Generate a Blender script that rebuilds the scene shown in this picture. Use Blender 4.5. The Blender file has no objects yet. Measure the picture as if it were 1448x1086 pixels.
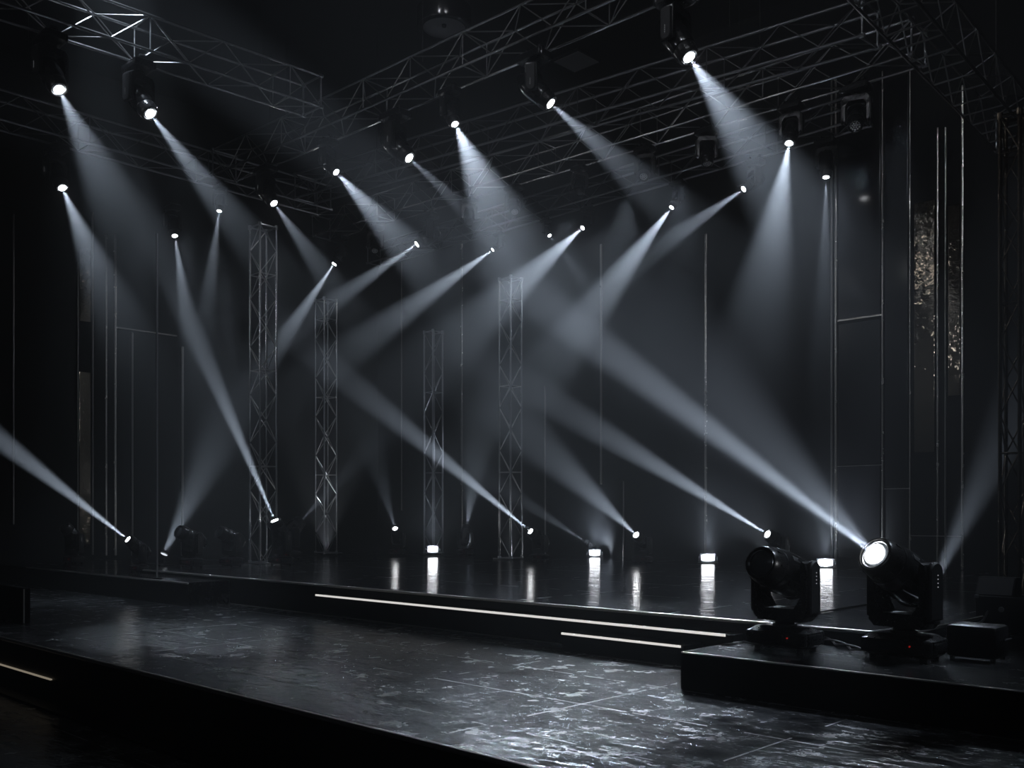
import bpy, bmesh, math, random
from mathutils import Vector, Matrix
random.seed(7)
C = bpy.context.scene.collection
PI = math.pi

# ------------------------------------------------------------------ camera frame (photo 1448 x 1086)
F = 1376.0; CX = 724.0; HY = 728.0; EYE = 1.5
RT = Vector((0.7204, 0.6936, 0)); FW = Vector((-0.6936, 0.7204, 0)); UP = Vector((0, 0, 1))
CAM = Vector((0, 0, EYE))
def ray(px, py): return RT * ((px - CX) / F) + FW + UP * ((HY - py) / F)
def at_d(px, py, d): return CAM + ray(px, py) * d
def at_z(px, py, z):
    r = ray(px, py); return CAM + r * ((z - EYE) / r.z)
def at_Y(px, py, Y):
    r = ray(px, py); return CAM + r * (Y / r.y)
def at_X(px, py, X):
    r = ray(px, py); return CAM + r * (X / r.x)
def depth(p): return (Vector(p) - CAM).dot(FW)

# ------------------------------------------------------------------ levels and planes of the place
Z_LOW, Z_PIT = 0.44, 0.0          # lower floor / lowest floor
Z_STAGE, Z_WING, Z_FRONT = 0.764, 0.72, 0.67
Y_BACK, X_LEFT, Z_CEIL = 13.4, -17.0, 9.2
Y_STAGE = 6.0

# ------------------------------------------------------------------ materials
def nodes_of(name):
    m = bpy.data.materials.new(name); m.use_nodes = True
    nt = m.node_tree; b = nt.nodes.get('Principled BSDF')
    return m, nt, b
def plain(name, col, rough=0.5, metal=0.0, spec=0.5, bump=0.0, bscale=40, coat=0.0):
    m, nt, b = nodes_of(name)
    b.inputs['Base Color'].default_value = (*col, 1)
    b.inputs['Roughness'].default_value = rough
    b.inputs['Metallic'].default_value = metal
    b.inputs['Specular IOR Level'].default_value = spec
    b.inputs['Coat Weight'].default_value = coat
    b.inputs['Coat Roughness'].default_value = 0.08
    tc = nt.nodes.new('ShaderNodeTexCoord')
    n = nt.nodes.new('ShaderNodeTexNoise'); n.inputs['Scale'].default_value = bscale; n.inputs['Detail'].default_value = 4
    nt.links.new(tc.outputs['Object'], n.inputs['Vector'])
    mr = nt.nodes.new('ShaderNodeMapRange'); mr.inputs[3].default_value = rough * 0.8; mr.inputs[4].default_value = min(1, rough * 1.25)
    nt.links.new(n.outputs['Fac'], mr.inputs[0]); nt.links.new(mr.outputs[0], b.inputs['Roughness'])
    if bump > 0:
        bp = nt.nodes.new('ShaderNodeBump'); bp.inputs['Strength'].default_value = bump; bp.inputs['Distance'].default_value = 0.01
        nt.links.new(n.outputs['Fac'], bp.inputs['Height']); nt.links.new(bp.outputs[0], b.inputs['Normal'])
    return m
def emitter(name, col, s, sampling='NONE'):
    m, nt, b = nodes_of(name)
    b.inputs['Base Color'].default_value = (0.02, 0.02, 0.02, 1)
    b.inputs['Emission Color'].default_value = (*col, 1)
    b.inputs['Emission Strength'].default_value = s
    m.cycles.emission_sampling = sampling
    return m

def floor_mat(name, x0, sx, y0, sy, base=0.012, rough=(0.10, 0.34), bump=0.25, gw=0.012, gcol=0.10):
    """polished dark slabs: worn roughness, gentle waviness, pale grout lines of a fixed grid"""
    m, nt, b = nodes_of(name)
    L = nt.links.new; N = nt.nodes.new
    geo = N('ShaderNodeNewGeometry'); sep = N('ShaderNodeSeparateXYZ'); L(geo.outputs['Position'], sep.inputs[0])
    def M(op, a, c=None):
        n = N('ShaderNodeMath'); n.operation = op
        for i, v in enumerate((a, c)):
            if v is None: continue
            if isinstance(v, (int, float)): n.inputs[i].default_value = v
            else: L(v, n.inputs[i])
        return n.outputs[0]
    def line(axis, o, s):
        t = M('DIVIDE', M('SUBTRACT', axis, o), s)
        fr = M('FRACT', M('ADD', t, 0.5))
        dist = M('MULTIPLY', M('ABSOLUTE', M('SUBTRACT', fr, 0.5)), s)
        return M('LESS_THAN', dist, gw)
    g0 = M('MAXIMUM', line(sep.outputs[0], x0, sx), line(sep.outputs[1], y0, sy))
    def noise(scale, detail, rough_=0.55, stretch=None):
        n = N('ShaderNodeTexNoise'); n.inputs['Scale'].default_value = scale; n.inputs['Detail'].default_value = detail
        n.inputs['Roughness'].default_value = rough_
        if stretch:
            mp = N('ShaderNodeMapping'); mp.inputs['Scale'].default_value = stretch
            mp.inputs['Rotation'].default_value = (0, 0, math.radians(-44))
            L(geo.outputs['Position'], mp.inputs['Vector']); L(mp.outputs[0], n.inputs['Vector'])
        else: L(geo.outputs['Position'], n.inputs['Vector'])
        return n.outputs['Fac']
    big = noise(1.3, 6, 0.65); mid = noise(5.0, 8, 0.7); fine = noise(28, 5, 0.6)
    gm = N('ShaderNodeMapRange'); gm.inputs[1].default_value = 0.40; gm.inputs[2].default_value = 0.62; L(noise(2.6, 4, 0.6), gm.inputs[0])
    g = M('MULTIPLY', g0, gm.outputs[0])      # grout worn away in places
    mr = N('ShaderNodeMapRange'); mr.inputs[1].default_value = 0.35; mr.inputs[2].default_value = 0.68
    mr.inputs[3].default_value = rough[0]; mr.inputs[4].default_value = rough[1]
    L(mid, mr.inputs[0])
    rr = M('ADD', M('MULTIPLY', mr.outputs[0], 0.75), M('MULTIPLY', big, rough[1] * 0.3))
    L(M('ADD', rr, M('MULTIPLY', g, 0.25)), b.inputs['Roughness'])
    cr = N('ShaderNodeMapRange'); cr.inputs[1].default_value = 0.40; cr.inputs[2].default_value = 0.66
    cr.inputs[3].default_value = base * 0.15; cr.inputs[4].default_value = base * 2.8
    L(M('ADD', M('MULTIPLY', mid, 0.6), M('MULTIPLY', fine, 0.4)), cr.inputs[0])
    val = M('ADD', cr.outputs[0], M('MULTIPLY', g, gcol))
    comb = N('ShaderNodeCombineColor')
    L(M('MULTIPLY', val, 0.96), comb.inputs[0]); L(M('MULTIPLY', val, 0.99), comb.inputs[1]); L(M('MULTIPLY', val, 1.06), comb.inputs[2])
    L(comb.outputs[0], b.inputs['Base Color'])
    wave = noise(6.0, 3, 0.5, (1.0, 2.4, 1.0))
    h = M('ADD', M('MULTIPLY', wave, 1.0), M('MULTIPLY', mid, 0.22))
    h = M('SUBTRACT', h, M('MULTIPLY', g, 0.12))
    bp = N('ShaderNodeBump'); bp.inputs['Strength'].default_value = bump; bp.inputs['Distance'].default_value = 0.03
    L(h, bp.inputs['Height']); L(bp.outputs[0], b.inputs['Normal'])
    b.inputs['Specular IOR Level'].default_value = 0.5
    return m

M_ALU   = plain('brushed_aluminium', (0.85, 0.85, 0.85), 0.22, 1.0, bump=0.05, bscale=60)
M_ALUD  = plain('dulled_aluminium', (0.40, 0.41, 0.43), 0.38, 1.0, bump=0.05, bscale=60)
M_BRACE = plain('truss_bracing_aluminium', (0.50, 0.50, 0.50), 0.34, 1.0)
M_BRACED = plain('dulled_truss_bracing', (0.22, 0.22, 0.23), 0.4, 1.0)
M_BLACK = plain('black_moulded_plastic', (0.012, 0.012, 0.013), 0.28, 0.0, 0.45, bump=0.03, bscale=90, coat=0.08)
M_GLOSS = plain('glossy_black_shell', (0.010, 0.010, 0.011), 0.20, 0.0, 0.8, coat=0.6)
M_MATT  = plain('matt_black_steel', (0.012, 0.012, 0.013), 0.55)
M_RUBB  = plain('black_rubber', (0.012, 0.012, 0.012), 0.6)
M_RING  = plain('lens_bezel_metal', (0.16, 0.165, 0.175), 0.22, 1.0)
M_DISP  = plain('dark_display_glass', (0.02, 0.022, 0.026), 0.08, 0.0, 0.6)
M_WALL  = plain('black_painted_wall', (0.0045, 0.0048, 0.0056), 0.50, 0, 0.2, bump=0.1, bscale=3)
M_WALLG = plain('black_gloss_wall_panel', (0.007, 0.007, 0.008), 0.16, 0, 0.5, bump=0.02, bscale=2)
M_CEIL  = plain('black_ceiling_paint', (0.010, 0.010, 0.012), 0.6, 0, 0.3)
M_RISER = plain('black_stage_fascia', (0.004, 0.004, 0.0045), 0.45, 0, 0.2)
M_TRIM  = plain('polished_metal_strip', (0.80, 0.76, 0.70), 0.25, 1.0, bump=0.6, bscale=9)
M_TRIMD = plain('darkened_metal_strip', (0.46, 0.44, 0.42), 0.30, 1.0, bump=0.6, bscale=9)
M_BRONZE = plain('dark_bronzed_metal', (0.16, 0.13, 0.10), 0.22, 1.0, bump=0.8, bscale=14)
M_NOSE  = plain('stage_edge_metal', (0.85, 0.83, 0.81), 0.45, 1.0)
M_MIRR  = plain('rippled_mirror_panel', (0.30, 0.25, 0.19), 0.06, 1.0, bump=0.9, bscale=6.5)
M_CABLE = plain('black_cable_sheath', (0.02, 0.02, 0.02), 0.4)
M_CASE  = plain('black_case_laminate', (0.010, 0.010, 0.011), 0.35, bump=0.1, bscale=120)
M_GREYP = plain('grey_ceiling_panel', (0.40, 0.40, 0.42), 0.35)
M_GRILL = plain('grey_speaker_grille', (0.05, 0.05, 0.054), 0.5)
M_LENSG = plain('dark_lens_glass', (0.05, 0.055, 0.06), 0.06, 0.0, 0.8, coat=0.6)
M_PIXEL = plain('clear_lens_cell', (0.95, 0.96, 0.98), 0.25, 0.15, coat=0.5)
M_STAGE = floor_mat('polished_stage_floor', -2.6, 1.6, 6.0, 1.25, base=0.009, rough=(0.06, 0.26), bump=0.16, gw=0.010, gcol=0.04)
M_LOW   = floor_mat('worn_dark_slab_floor', -2.25, 1.25, 3.45, 0.75, base=0.055, rough=(0.08, 0.36), bump=0.40, gw=0.006, gcol=0.07)
M_PLAT  = floor_mat('platform_top_laminate', 20.0, 50, 30.0, 50, base=0.016, rough=(0.16, 0.34), bump=0.12)
BEAMC = (0.74, 0.85, 1.0)
M_LAMP  = emitter('lit_lens', (0.93, 0.96, 1.0), 32.0, 'FRONT')
M_LAMPS = emitter('lit_lens_soft', (0.80, 0.86, 0.95), 1.2)
M_PANEL = emitter('lit_strobe_panel', (0.92, 0.95, 1.0), 16.0, 'AUTO')
M_LED   = emitter('warm_white_led_strip', (1.0, 0.97, 0.93), 0.75, 'NONE')
M_LEDD  = emitter('dim_warm_led_strip', (1.0, 0.86, 0.66), 0.22, 'NONE')
M_REDLED = emitter('red_indicator', (1.0, 0.03, 0.02), 0.25)
M_TINY  = emitter('white_indicator', (0.9, 0.95, 1.0), 0.35)

# ------------------------------------------------------------------ mesh builder
class MB:
    def __init__(s): s.bm = bmesh.new()
    def box(s, c, size, rot=None, bevel=0.0, seg=2):
        r = bmesh.ops.create_cube(s.bm, size=1.0); vs = r['verts']
        for v in vs: v.co = Vector((v.co.x * size[0], v.co.y * size[1], v.co.z * size[2]))
        if bevel > 0:
            es = list({e for v in vs for e in v.link_edges})
            rb = bmesh.ops.bevel(s.bm, geom=es, offset=bevel, segments=seg, profile=0.5, affect='EDGES')
            vs = list({v for f in rb['faces'] for v in f.verts} | {v for v in vs if v.is_valid})
        M = Matrix.Translation(c)
        if rot is not None: M = M @ (rot.to_4x4() if isinstance(rot, Matrix) else rot.to_matrix().to_4x4())
        for v in vs: v.co = M @ v.co
        return s
    def cyl(s, a, b, r, n=8, r2=None, caps=True):
        a = Vector(a); b = Vector(b); d = (b - a)
        if d.length < 1e-6: return s
        q = d.to_track_quat('Z', 'Y').to_matrix()
        r2 = r if r2 is None else r2
        A = [s.bm.verts.new(a + q @ Vector((r * math.cos(2*PI*i/n), r * math.sin(2*PI*i/n), 0))) for i in range(n)]
        B = [s.bm.verts.new(b + q @ Vector((r2 * math.cos(2*PI*i/n), r2 * math.sin(2*PI*i/n), 0))) for i in range(n)]
        for i in range(n): s.bm.faces.new((A[i], A[(i+1) % n], B[(i+1) % n], B[i]))
        if caps: s.bm.faces.new(A[::-1]); s.bm.faces.new(B)
        return s
    def tube(s, pts, r, n=6):
        pts = [Vector(p) for p in pts]; rings = []
        for i, p in enumerate(pts):
            t = (pts[min(i+1, len(pts)-1)] - pts[max(i-1, 0)]).normalized()
            q = t.to_track_quat('Z', 'Y').to_matrix()
            rings.append([s.bm.verts.new(p + q @ Vector((r*math.cos(2*PI*k/n), r*math.sin(2*PI*k/n), 0))) for k in range(n)])
        for A, B in zip(rings, rings[1:]):
            # match twist
            best = min(range(n), key=lambda o: sum((A[k].co - B[(k+o) % n].co).length for k in range(n)))
            for k in range(n):
                s.bm.faces.new((A[k], A[(k+1) % n], B[(k+1+best) % n], B[(k+best) % n]))
        s.bm.faces.new(rings[0][::-1]); s.bm.faces.new(rings[-1])
        return s
    def lathe(s, prof, n=28, sx=1.0, sy=1.0):
        rings = []
        for r, z in prof:
            if r < 1e-6: rings.append([s.bm.verts.new((0, 0, z))])
            else: rings.append([s.bm.verts.new((r*sx*math.cos(2*PI*k/n), r*sy*math.sin(2*PI*k/n), z)) for k in range(n)])
        for A, B in zip(rings, rings[1:]):
            for k in range(n):
                a0 = A[k % len(A)]; a1 = A[(k+1) % len(A)]; b0 = B[k % len(B)]; b1 = B[(k+1) % len(B)]
                vs = []
                for v in (a0, a1, b1, b0):
                    if v not in vs: vs.append(v)
                if len(vs) > 2: s.bm.faces.new(vs)
        return s
    def prism(s, poly, axis, lo, hi):
        """poly: list of 2-D points, extruded along axis 'x' / 'y' / 'z' from lo to hi"""
        def P(p, t):
            return {'y': (p[0], t, p[1]), 'x': (t, p[0], p[1]), 'z': (p[0], p[1], t)}[axis]
        A = [s.bm.verts.new(P(p, lo)) for p in poly]; B = [s.bm.verts.new(P(p, hi)) for p in poly]
        n = len(poly)
        for i in range(n): s.bm.faces.new((A[i], A[(i+1) % n], B[(i+1) % n], B[i]))
        s.bm.faces.new(A[::-1]); s.bm.faces.new(B)
        return s
    def quad(s, a, b, c, d):
        s.bm.faces.new([s.bm.verts.new(Vector(p)) for p in (a, b, c, d)]); return s
    def mesh(s, name, mat, smooth=True):
        bmesh.ops.recalc_face_normals(s.bm, faces=s.bm.faces[:])
        me = bpy.data.meshes.new(name); s.bm.to_mesh(me); s.bm.free()
        me.materials.append(mat)
        if smooth:
            for p in me.polygons: p.use_smooth = True
            try: me.set_sharp_from_angle(angle=math.radians(35))
            except Exception: pass
        return me
    def build(s, name, mat, parent=None, smooth=True):
        return obj(name, s.mesh(name, mat, smooth), parent)
def obj(name, me, parent=None, M=None):
    o = bpy.data.objects.new(name, me); C.objects.link(o)
    if parent is not None: o.parent = parent
    if M is not None: o.matrix_local = M
    return o
def empty(name, label, cat, loc=(0, 0, 0), rz=0.0, group=None):
    o = bpy.data.objects.new(name, None); C.objects.link(o); o.location = loc; o.rotation_euler = (0, 0, rz)
    o.empty_display_size = 0.1
    return tag(o, label, cat, group)
def tag(o, label, cat, group=None, kind=None):
    o['label'] = label; o['category'] = cat
    if group: o['group'] = group
    if kind: o['kind'] = kind
    return o
def structure(o): o['kind'] = 'structure'; return o

# ------------------------------------------------------------------ the room
def slab(name, mat, lo, hi, smooth=False):
    c = [(a+b)/2 for a, b in zip(lo, hi)]; s = [b-a for a, b in zip(lo, hi)]
    return structure(MB().box(c, s).build(name, mat, smooth=smooth))
slab('floor', M_LOW, (-26, -7, -0.2), (8, 18, Z_PIT))
slab('ceiling', M_CEIL, (-26, -7, Z_CEIL), (8, 18, Z_CEIL + 0.2))
slab('wall_back', M_WALL, (-26, Y_BACK, -0.2), (8, Y_BACK + 0.3, Z_CEIL))
slab('wall_left', M_WALL, (X_LEFT - 0.3, 4.2, -0.2), (X_LEFT, Y_BACK, Z_CEIL))
slab('wall_right', M_WALL, (7.7, -7, -0.2), (8.0, Y_BACK, Z_CEIL))
slab('wall_front', M_WALL, (-26, -7.3, -0.2), (8, -7.0, Z_CEIL))
slab('wall_far_left', M_WALL, (-26.3, -7, -0.2), (-26, Y_BACK, Z_CEIL))

# lower floor (a raised deck with a metal edge) ------------------------------------------------
t = empty('lower_deck', 'wide dark slab deck in front of the stage with a metal front edge', 'floor deck', (-8, 3.03, 0))
t['kind'] = 'structure'
def local(t): return Matrix.Translation(-Vector(t.location))
def part_box(t, name, mat, lo, hi, bevel=0.0):
    L = Vector(t.location)
    c = Vector([(a+b)/2 for a, b in zip(lo, hi)]) - L; s = [b-a for a, b in zip(lo, hi)]
    return MB().box(c, s, bevel=bevel).build(name, mat, t, smooth=False)
part_box(t, 'deck_top', M_LOW, (-25.9, 3.03, 0.001), (7.6, Y_BACK - 0.01, Z_LOW))
part_box(t, 'fascia', M_RISER, (-25.9, 3.005, 0.001), (7.6, 3.029, Z_LOW - 0.03))
part_box(t, 'front_edge', M_NOSE, (-25.9, 3.00, Z_LOW - 0.028), (7.6, 3.029, Z_LOW + 0.003), 0.012)
part_box(t, 'kerb', M_RISER, (-25.9, 2.88, 0.001), (7.6, 3.004, 0.02))
a = at_Y(73, 961, 3.0)
part_box(t, 'light_strip', M_LEDD, (-25.0, 2.988, a.z - 0.005), (a.x, 3.004, a.z + 0.005))

# main stage ---------------------------------------------------------------------------------
XS0, XS1 = -12.9, -2.45
t = empty('stage', 'large raised main stage with glossy black tiled top', 'stage', ((XS0 + XS1)/2, Y_STAGE, Z_LOW))
t['kind'] = 'structure'
part_box(t, 'stage_top', M_STAGE, (XS0, Y_STAGE + 0.03, Z_LOW + 0.001), (XS1, Y_BACK - 0.02, Z_STAGE))
part_box(t, 'fascia', M_RISER, (XS0, Y_STAGE + 0.005, Z_LOW + 0.001), (XS1, Y_STAGE + 0.029, Z_STAGE - 0.02))
part_box(t, 'front_edge', M_NOSE, (XS0, Y_STAGE, Z_STAGE - 0.024), (XS1, Y_STAGE + 0.029, Z_STAGE + 0.003), 0.012)
part_box(t, 'side_edge', M_NOSE, (XS1 + 0.001, Y_STAGE, Z_STAGE - 0.018), (XS1 + 0.02, Y_BACK - 0.1, Z_STAGE + 0.003), 0.004)
part_box(t, 'base_trim', M_NOSE, (XS0, Y_STAGE - 0.012, Z_LOW + 0.001), (-5.0, Y_STAGE + 0.004, Z_LOW + 0.012))
# ledge step with led nosing
a = at_Y(447, 842, Y_STAGE - 0.14); b = at_Y(1026, 897, Y_STAGE - 0.14)
zs = (a.z + b.z)/2
t = empty('stage_ledge', 'long narrow black ledge along the stage front carrying the longest white light strip', 'step', ((a.x+b.x)/2, Y_STAGE - 0.07, Z_LOW))
part_box(t, 'ledge', M_RISER, (a.x - 0.0, Y_STAGE - 0.139, zs - 0.05), (b.x + 0.06, Y_STAGE - 0.001, zs + 0.004))
part_box(t, 'light_strip', M_LED, (a.x, Y_STAGE - 0.150, zs - 0.010), (b.x, Y_STAGE - 0.140, zs + 0.008))
# block step
a = at_Y(795, 896, 5.74); b = at_Y(963, 913, 5.74); zs = (a.z + b.z)/2
t = empty('block_step', 'short black block step below the ledge with a white lit front edge', 'step', ((a.x+b.x)/2, 5.8, Z_LOW))
part_box(t, 'tread', M_RISER, (a.x, 5.74, Z_LOW + 0.001), (b.x + 0.02, Y_STAGE - 0.015, zs + 0.004))
part_box(t, 'light_strip', M_LED, (a.x, 5.728, zs - 0.010), (b.x, 5.739, zs + 0.006))

# left wing platform (L-shape around the stage corner) ------------------------------------------
YW = 5.46; XW1 = -10.43; XW0 = -16.98
t = empty('wing_platform', 'low black side platform left of the stage with a pale metal front edge', 'platform', (-14, YW, Z_LOW))
L = Vector(t.location)
poly = [(XW0, YW + 0.02), (XW1, YW + 0.02), (XW1, Y_STAGE - 0.002), (XS0 - 0.002, Y_STAGE - 0.002), (XS0 - 0.002, Y_BACK - 0.02), (XW0, Y_BACK - 0.02)]
MB().prism([(x - L.x, y - L.y) for x, y in poly], 'z', 0.001, Z_WING - L.z).build('platform_top', M_STAGE, t, smooth=False)
part_box(t, 'front_edge', M_NOSE, (-15.4, YW - 0.005, Z_WING - 0.020), (XW1, YW + 0.019, Z_WING + 0.003), 0.009)
part_box(t, 'fascia', M_RISER, (XW0, YW, Z_LOW + 0.001), (XW1, YW + 0.019, Z_WING - 0.02))
# thin low strip on deck left of centre: (290,853)-(795,913) is the base trim of the stage above

# front right platform ----------------------------------------------------------------------------
t = empty('front_platform', 'low black platform in the right foreground under the two big moving heads', 'platform', (-2, 5.0, Z_LOW))
XP0, YP0 = -3.36, 4.97
part_box(t, 'platform_top', M_PLAT, (XP0, YP0 + 0.012, Z_LOW + 0.001), (3.0, Y_STAGE - 0.16, Z_FRONT))
part_box(t, 'fascia', M_RISER, (XP0, YP0, Z_LOW + 0.001), (3.0, YP0 + 0.011, Z_FRONT - 0.012))
part_box(t, 'front_edge', M_NOSE, (XP0, YP0 - 0.002, Z_FRONT - 0.010), (3.0, YP0 + 0.011, Z_FRONT + 0.001), 0.004)
# right backstage deck behind the platform (level with it)
t = empty('backstage_deck', 'black deck to the right of the stage behind the foreground platform', 'platform', (0, 6.0, Z_LOW))
part_box(t, 'deck_top', M_PLAT, (XS1 + 0.03, Y_STAGE - 0.158, Z_LOW + 0.001), (7.6, Y_BACK - 0.02, Z_FRONT - 0.02))

# riser block, far left foreground
a = at_z(34, 882, Z_LOW)
zt = EYE + (HY - 832)/F * depth(a)
t = tag(MB().box((a.x - 1.0, a.y + 0.03, (Z_LOW + zt)/2 + 0.001), (2.0, 0.06, zt - Z_LOW - 0.002), bevel=0.008).build('riser_block', M_RISER, None, False),
        'black riser block at the left end of the lower deck', 'riser')
e = MB().box((a.x + 0.012, a.y - 0.006, (Z_LOW + zt)/2), (0.012, 0.012, zt - Z_LOW - 0.01)).build('corner_strip', M_NOSE, t, False)

# ------------------------------------------------------------------ wall strips and panels
tn = [0]
def trim(x, y, z0, z1, w, dpt=0.03, mat=M_TRIM, along='x'):
    tn[0] += 1
    s = (w, dpt, z1 - z0) if along == 'x' else (dpt, w, z1 - z0)
    return structure(MB().box((x, y, (z0+z1)/2), s, bevel=min(w, dpt)*0.46, seg=3).build('trim_%d' % tn[0], mat, None, False))
def zpix(py, d): return EYE + (HY - py)/F*d
def back_strip(px, ytop, ybot, wpx, mat=M_TRIM, off=0.02):
    Y = Y_BACK - off
    p = at_Y(px, HY, Y); d = depth(p)
    z1 = min(zpix(ytop, d), Z_CEIL - 0.01); z0 = max(zpix(ybot, d), (Z_STAGE if p.x < XS1 else Z_FRONT - 0.02) + 0.004)
    return trim(p.x, Y, z0, z1, max(0.012, wpx*d/F/0.80), 0.03, mat)
def left_strip(px, ytop, ybot, wpx, mat=M_TRIM):
    X = X_LEFT + 0.02
    p = at_X(px, HY, X); d = depth(p)
    z1 = min(zpix(ytop, d), Z_CEIL - 0.01); z0 = max(zpix(ybot, d), Z_WING + 0.004 if p.y > YW + .05 else Z_LOW + 0.004)
    return trim(X, p.y, z0, z1, max(0.012, wpx*d/F/0.72), 0.03, mat, 'y')
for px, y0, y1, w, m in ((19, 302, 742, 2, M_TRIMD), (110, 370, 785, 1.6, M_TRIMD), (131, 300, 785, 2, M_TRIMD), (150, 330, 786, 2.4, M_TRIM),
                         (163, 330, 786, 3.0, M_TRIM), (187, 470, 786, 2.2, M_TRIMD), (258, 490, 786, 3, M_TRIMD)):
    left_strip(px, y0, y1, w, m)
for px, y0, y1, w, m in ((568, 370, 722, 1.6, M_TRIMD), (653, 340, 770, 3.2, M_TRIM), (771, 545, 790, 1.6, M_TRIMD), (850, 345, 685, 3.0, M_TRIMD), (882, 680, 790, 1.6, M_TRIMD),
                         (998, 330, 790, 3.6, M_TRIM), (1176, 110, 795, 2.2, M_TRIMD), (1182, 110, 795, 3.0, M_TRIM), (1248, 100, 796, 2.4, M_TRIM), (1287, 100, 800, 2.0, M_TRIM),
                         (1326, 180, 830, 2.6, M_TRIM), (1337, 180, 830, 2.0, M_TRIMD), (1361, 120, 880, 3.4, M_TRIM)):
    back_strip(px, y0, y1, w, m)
# horizontal seams
def back_seam(pa, pb, mat=M_TRIM, h=0.014):
    Y = Y_BACK - 0.03; a = at_Y(*pa, Y); b = at_Y(*pb, Y); tn[0] += 1
    z = (a.z + b.z)/2
    structure(MB().box(((a.x+b.x)/2, Y, z), (abs(b.x-a.x), 0.03, h)).build('trim_%d' % tn[0], mat, None, False))
back_seam((1185, 453), (1247, 446), M_TRIM, 0.024)
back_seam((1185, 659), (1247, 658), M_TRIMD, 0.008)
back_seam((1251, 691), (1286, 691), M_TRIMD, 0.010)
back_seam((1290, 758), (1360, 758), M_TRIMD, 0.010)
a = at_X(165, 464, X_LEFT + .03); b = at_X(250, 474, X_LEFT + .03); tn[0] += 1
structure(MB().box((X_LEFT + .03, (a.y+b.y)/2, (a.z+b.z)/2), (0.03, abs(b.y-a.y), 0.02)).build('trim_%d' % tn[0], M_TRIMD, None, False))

def back_panel(px0, px1, y0, y1, mat, label, dz=0.02, thick=0.03):
    Y = Y_BACK - 0.002 - thick/2
    a = at_Y(px0, HY, Y); b = at_Y(px1, HY, Y)
    d = (depth(a) + depth(b))/2
    z1 = min(zpix(y0, d), Z_CEIL - 0.02); z0 = max(zpix(y1, d), Z_FRONT)
    o = MB().box(((a.x+b.x)/2, Y, (z0+z1)/2), (abs(b.x-a.x), thick, z1-z0), bevel=0.006).build('wall_panel', mat, None, False)
    return tag(o, label, 'wall panel')
back_panel(1186, 1245, 110, 449, M_WALLG, 'upper glossy black wall panel right of the double strip, above the bright seam')
back_panel(1186, 1245, 455, 790, M_WALLG, 'lower glossy black wall panel right of the double strip, below the bright seam')
back_panel(1252, 1284, 110, 688, M_WALLG, 'tall narrow black wall panel left of the rippled mirrored panels')
back_panel(1293, 1322, 285, 640, M_MIRR, 'wider rippled mirrored panel between metal strips on the right wall, with golden glints', thick=0.03)
back_panel(1341, 1358, 290, 560, M_MIRR, 'narrow rippled mirrored panel at the far right beside the thickest strip', thick=0.03)
def left_panel(px0, px1, y0, y1, label):
    X = X_LEFT + 0.017
    a = at_X(px0, HY, X); b = at_X(px1, HY, X); d = (depth(a) + depth(b))/2
    o = MB().box((X, (a.y+b.y)/2, (zpix(y0, d) + zpix(y1, d))/2), (0.03, abs(b.y-a.y), abs(zpix(y0, d) - zpix(y1, d))), bevel=0.006).build('wall_panel', M_MIRR, None, False)
    return tag(o, label, 'wall panel')
left_panel(112, 128, 352, 455, 'upper short mirrored panel with golden glints on the left wall')
left_panel(112, 128, 526, 770, 'lower tall mirrored panel on the left wall')

# ------------------------------------------------------------------ trusses
def truss_parts(t, A, B, side, up, s, bay, rungs=False, cr=0.018, br=0.008, mat=M_ALU):
    """box truss: A,B axis ends of the reference chord; side / up unit vectors, s = section"""
    A = Vector(A); B = Vector(B); T = Vector(t.location)
    ax = (B - A); Ln = ax.length; ax.normalize()
    o4 = [Vector((0, 0, 0)), side*s, side*s + up*s, up*s]
    for o in o4: MB().cyl(A + o - T, B + o - T, cr, 10).build('chord', mat, t)
    n = max(2, round(Ln/bay)); st = Ln/n
    for f in range(4):
        p, q = o4[f], o4[(f+1) % 4]
        m = MB()
        for i in range(n):
            a0 = A + ax*(i*st) - T; a1 = A + ax*((i+1)*st) - T
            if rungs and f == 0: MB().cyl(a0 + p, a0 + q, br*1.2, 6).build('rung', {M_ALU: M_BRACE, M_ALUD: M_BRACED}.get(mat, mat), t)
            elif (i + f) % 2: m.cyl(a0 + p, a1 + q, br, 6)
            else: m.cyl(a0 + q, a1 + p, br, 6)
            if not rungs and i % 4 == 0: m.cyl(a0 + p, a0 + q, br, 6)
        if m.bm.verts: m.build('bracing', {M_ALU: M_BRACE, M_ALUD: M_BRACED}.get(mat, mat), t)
        else: m.bm.free()
    for e in (A - T, B - T):
        m = MB()
        for o in o4: m.cyl(e + o - ax*0.03, e + o + ax*0.03, cr*1.5, 8)
        for f in range(4): m.cyl(e + o4[f], e + o4[(f+1) % 4], br*1.6, 6)
        m.build('end_frame', M_ALUD if mat is not M_BRONZE else mat, t)

TR = {}
ZT = 6.8; SEC = 0.40
def h_truss(key, A, B, side, label, bay=0.46, rungs=False, s=SEC, nc=2, mat=M_ALU):
    A = Vector(A); B = Vector(B)
    t = empty('lighting_truss', label, 'truss', (A + B)/2, group='lighting trusses of the overhead rig')
    truss_parts(t, A, B, side, UP, s, bay, rungs, mat=mat)
    for k in range(nc):          # steel hanging cables up to the ceiling
        p = A.lerp(B, 0.18 + 0.64*k/max(1, nc-1)) + side*s*0.5 + UP*s - t.location
        MB().cyl(p, Vector((p.x, p.y, Z_CEIL - t.location.z)), 0.006, 6).build('hanging_cable', M_CABLE, t)
    TR[key] = (A + side*s*0.5, B + side*s*0.5, A.z)
    return t
def ztr(px, py, z=ZT): return at_z(px, py, z)
def extend(a, b, fa, fb): d = b - a; return a - d*fa, b + d*fb
a, b = extend(ztr(483, 168), ztr(827, 17), 1.0, 0.45)
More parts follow.
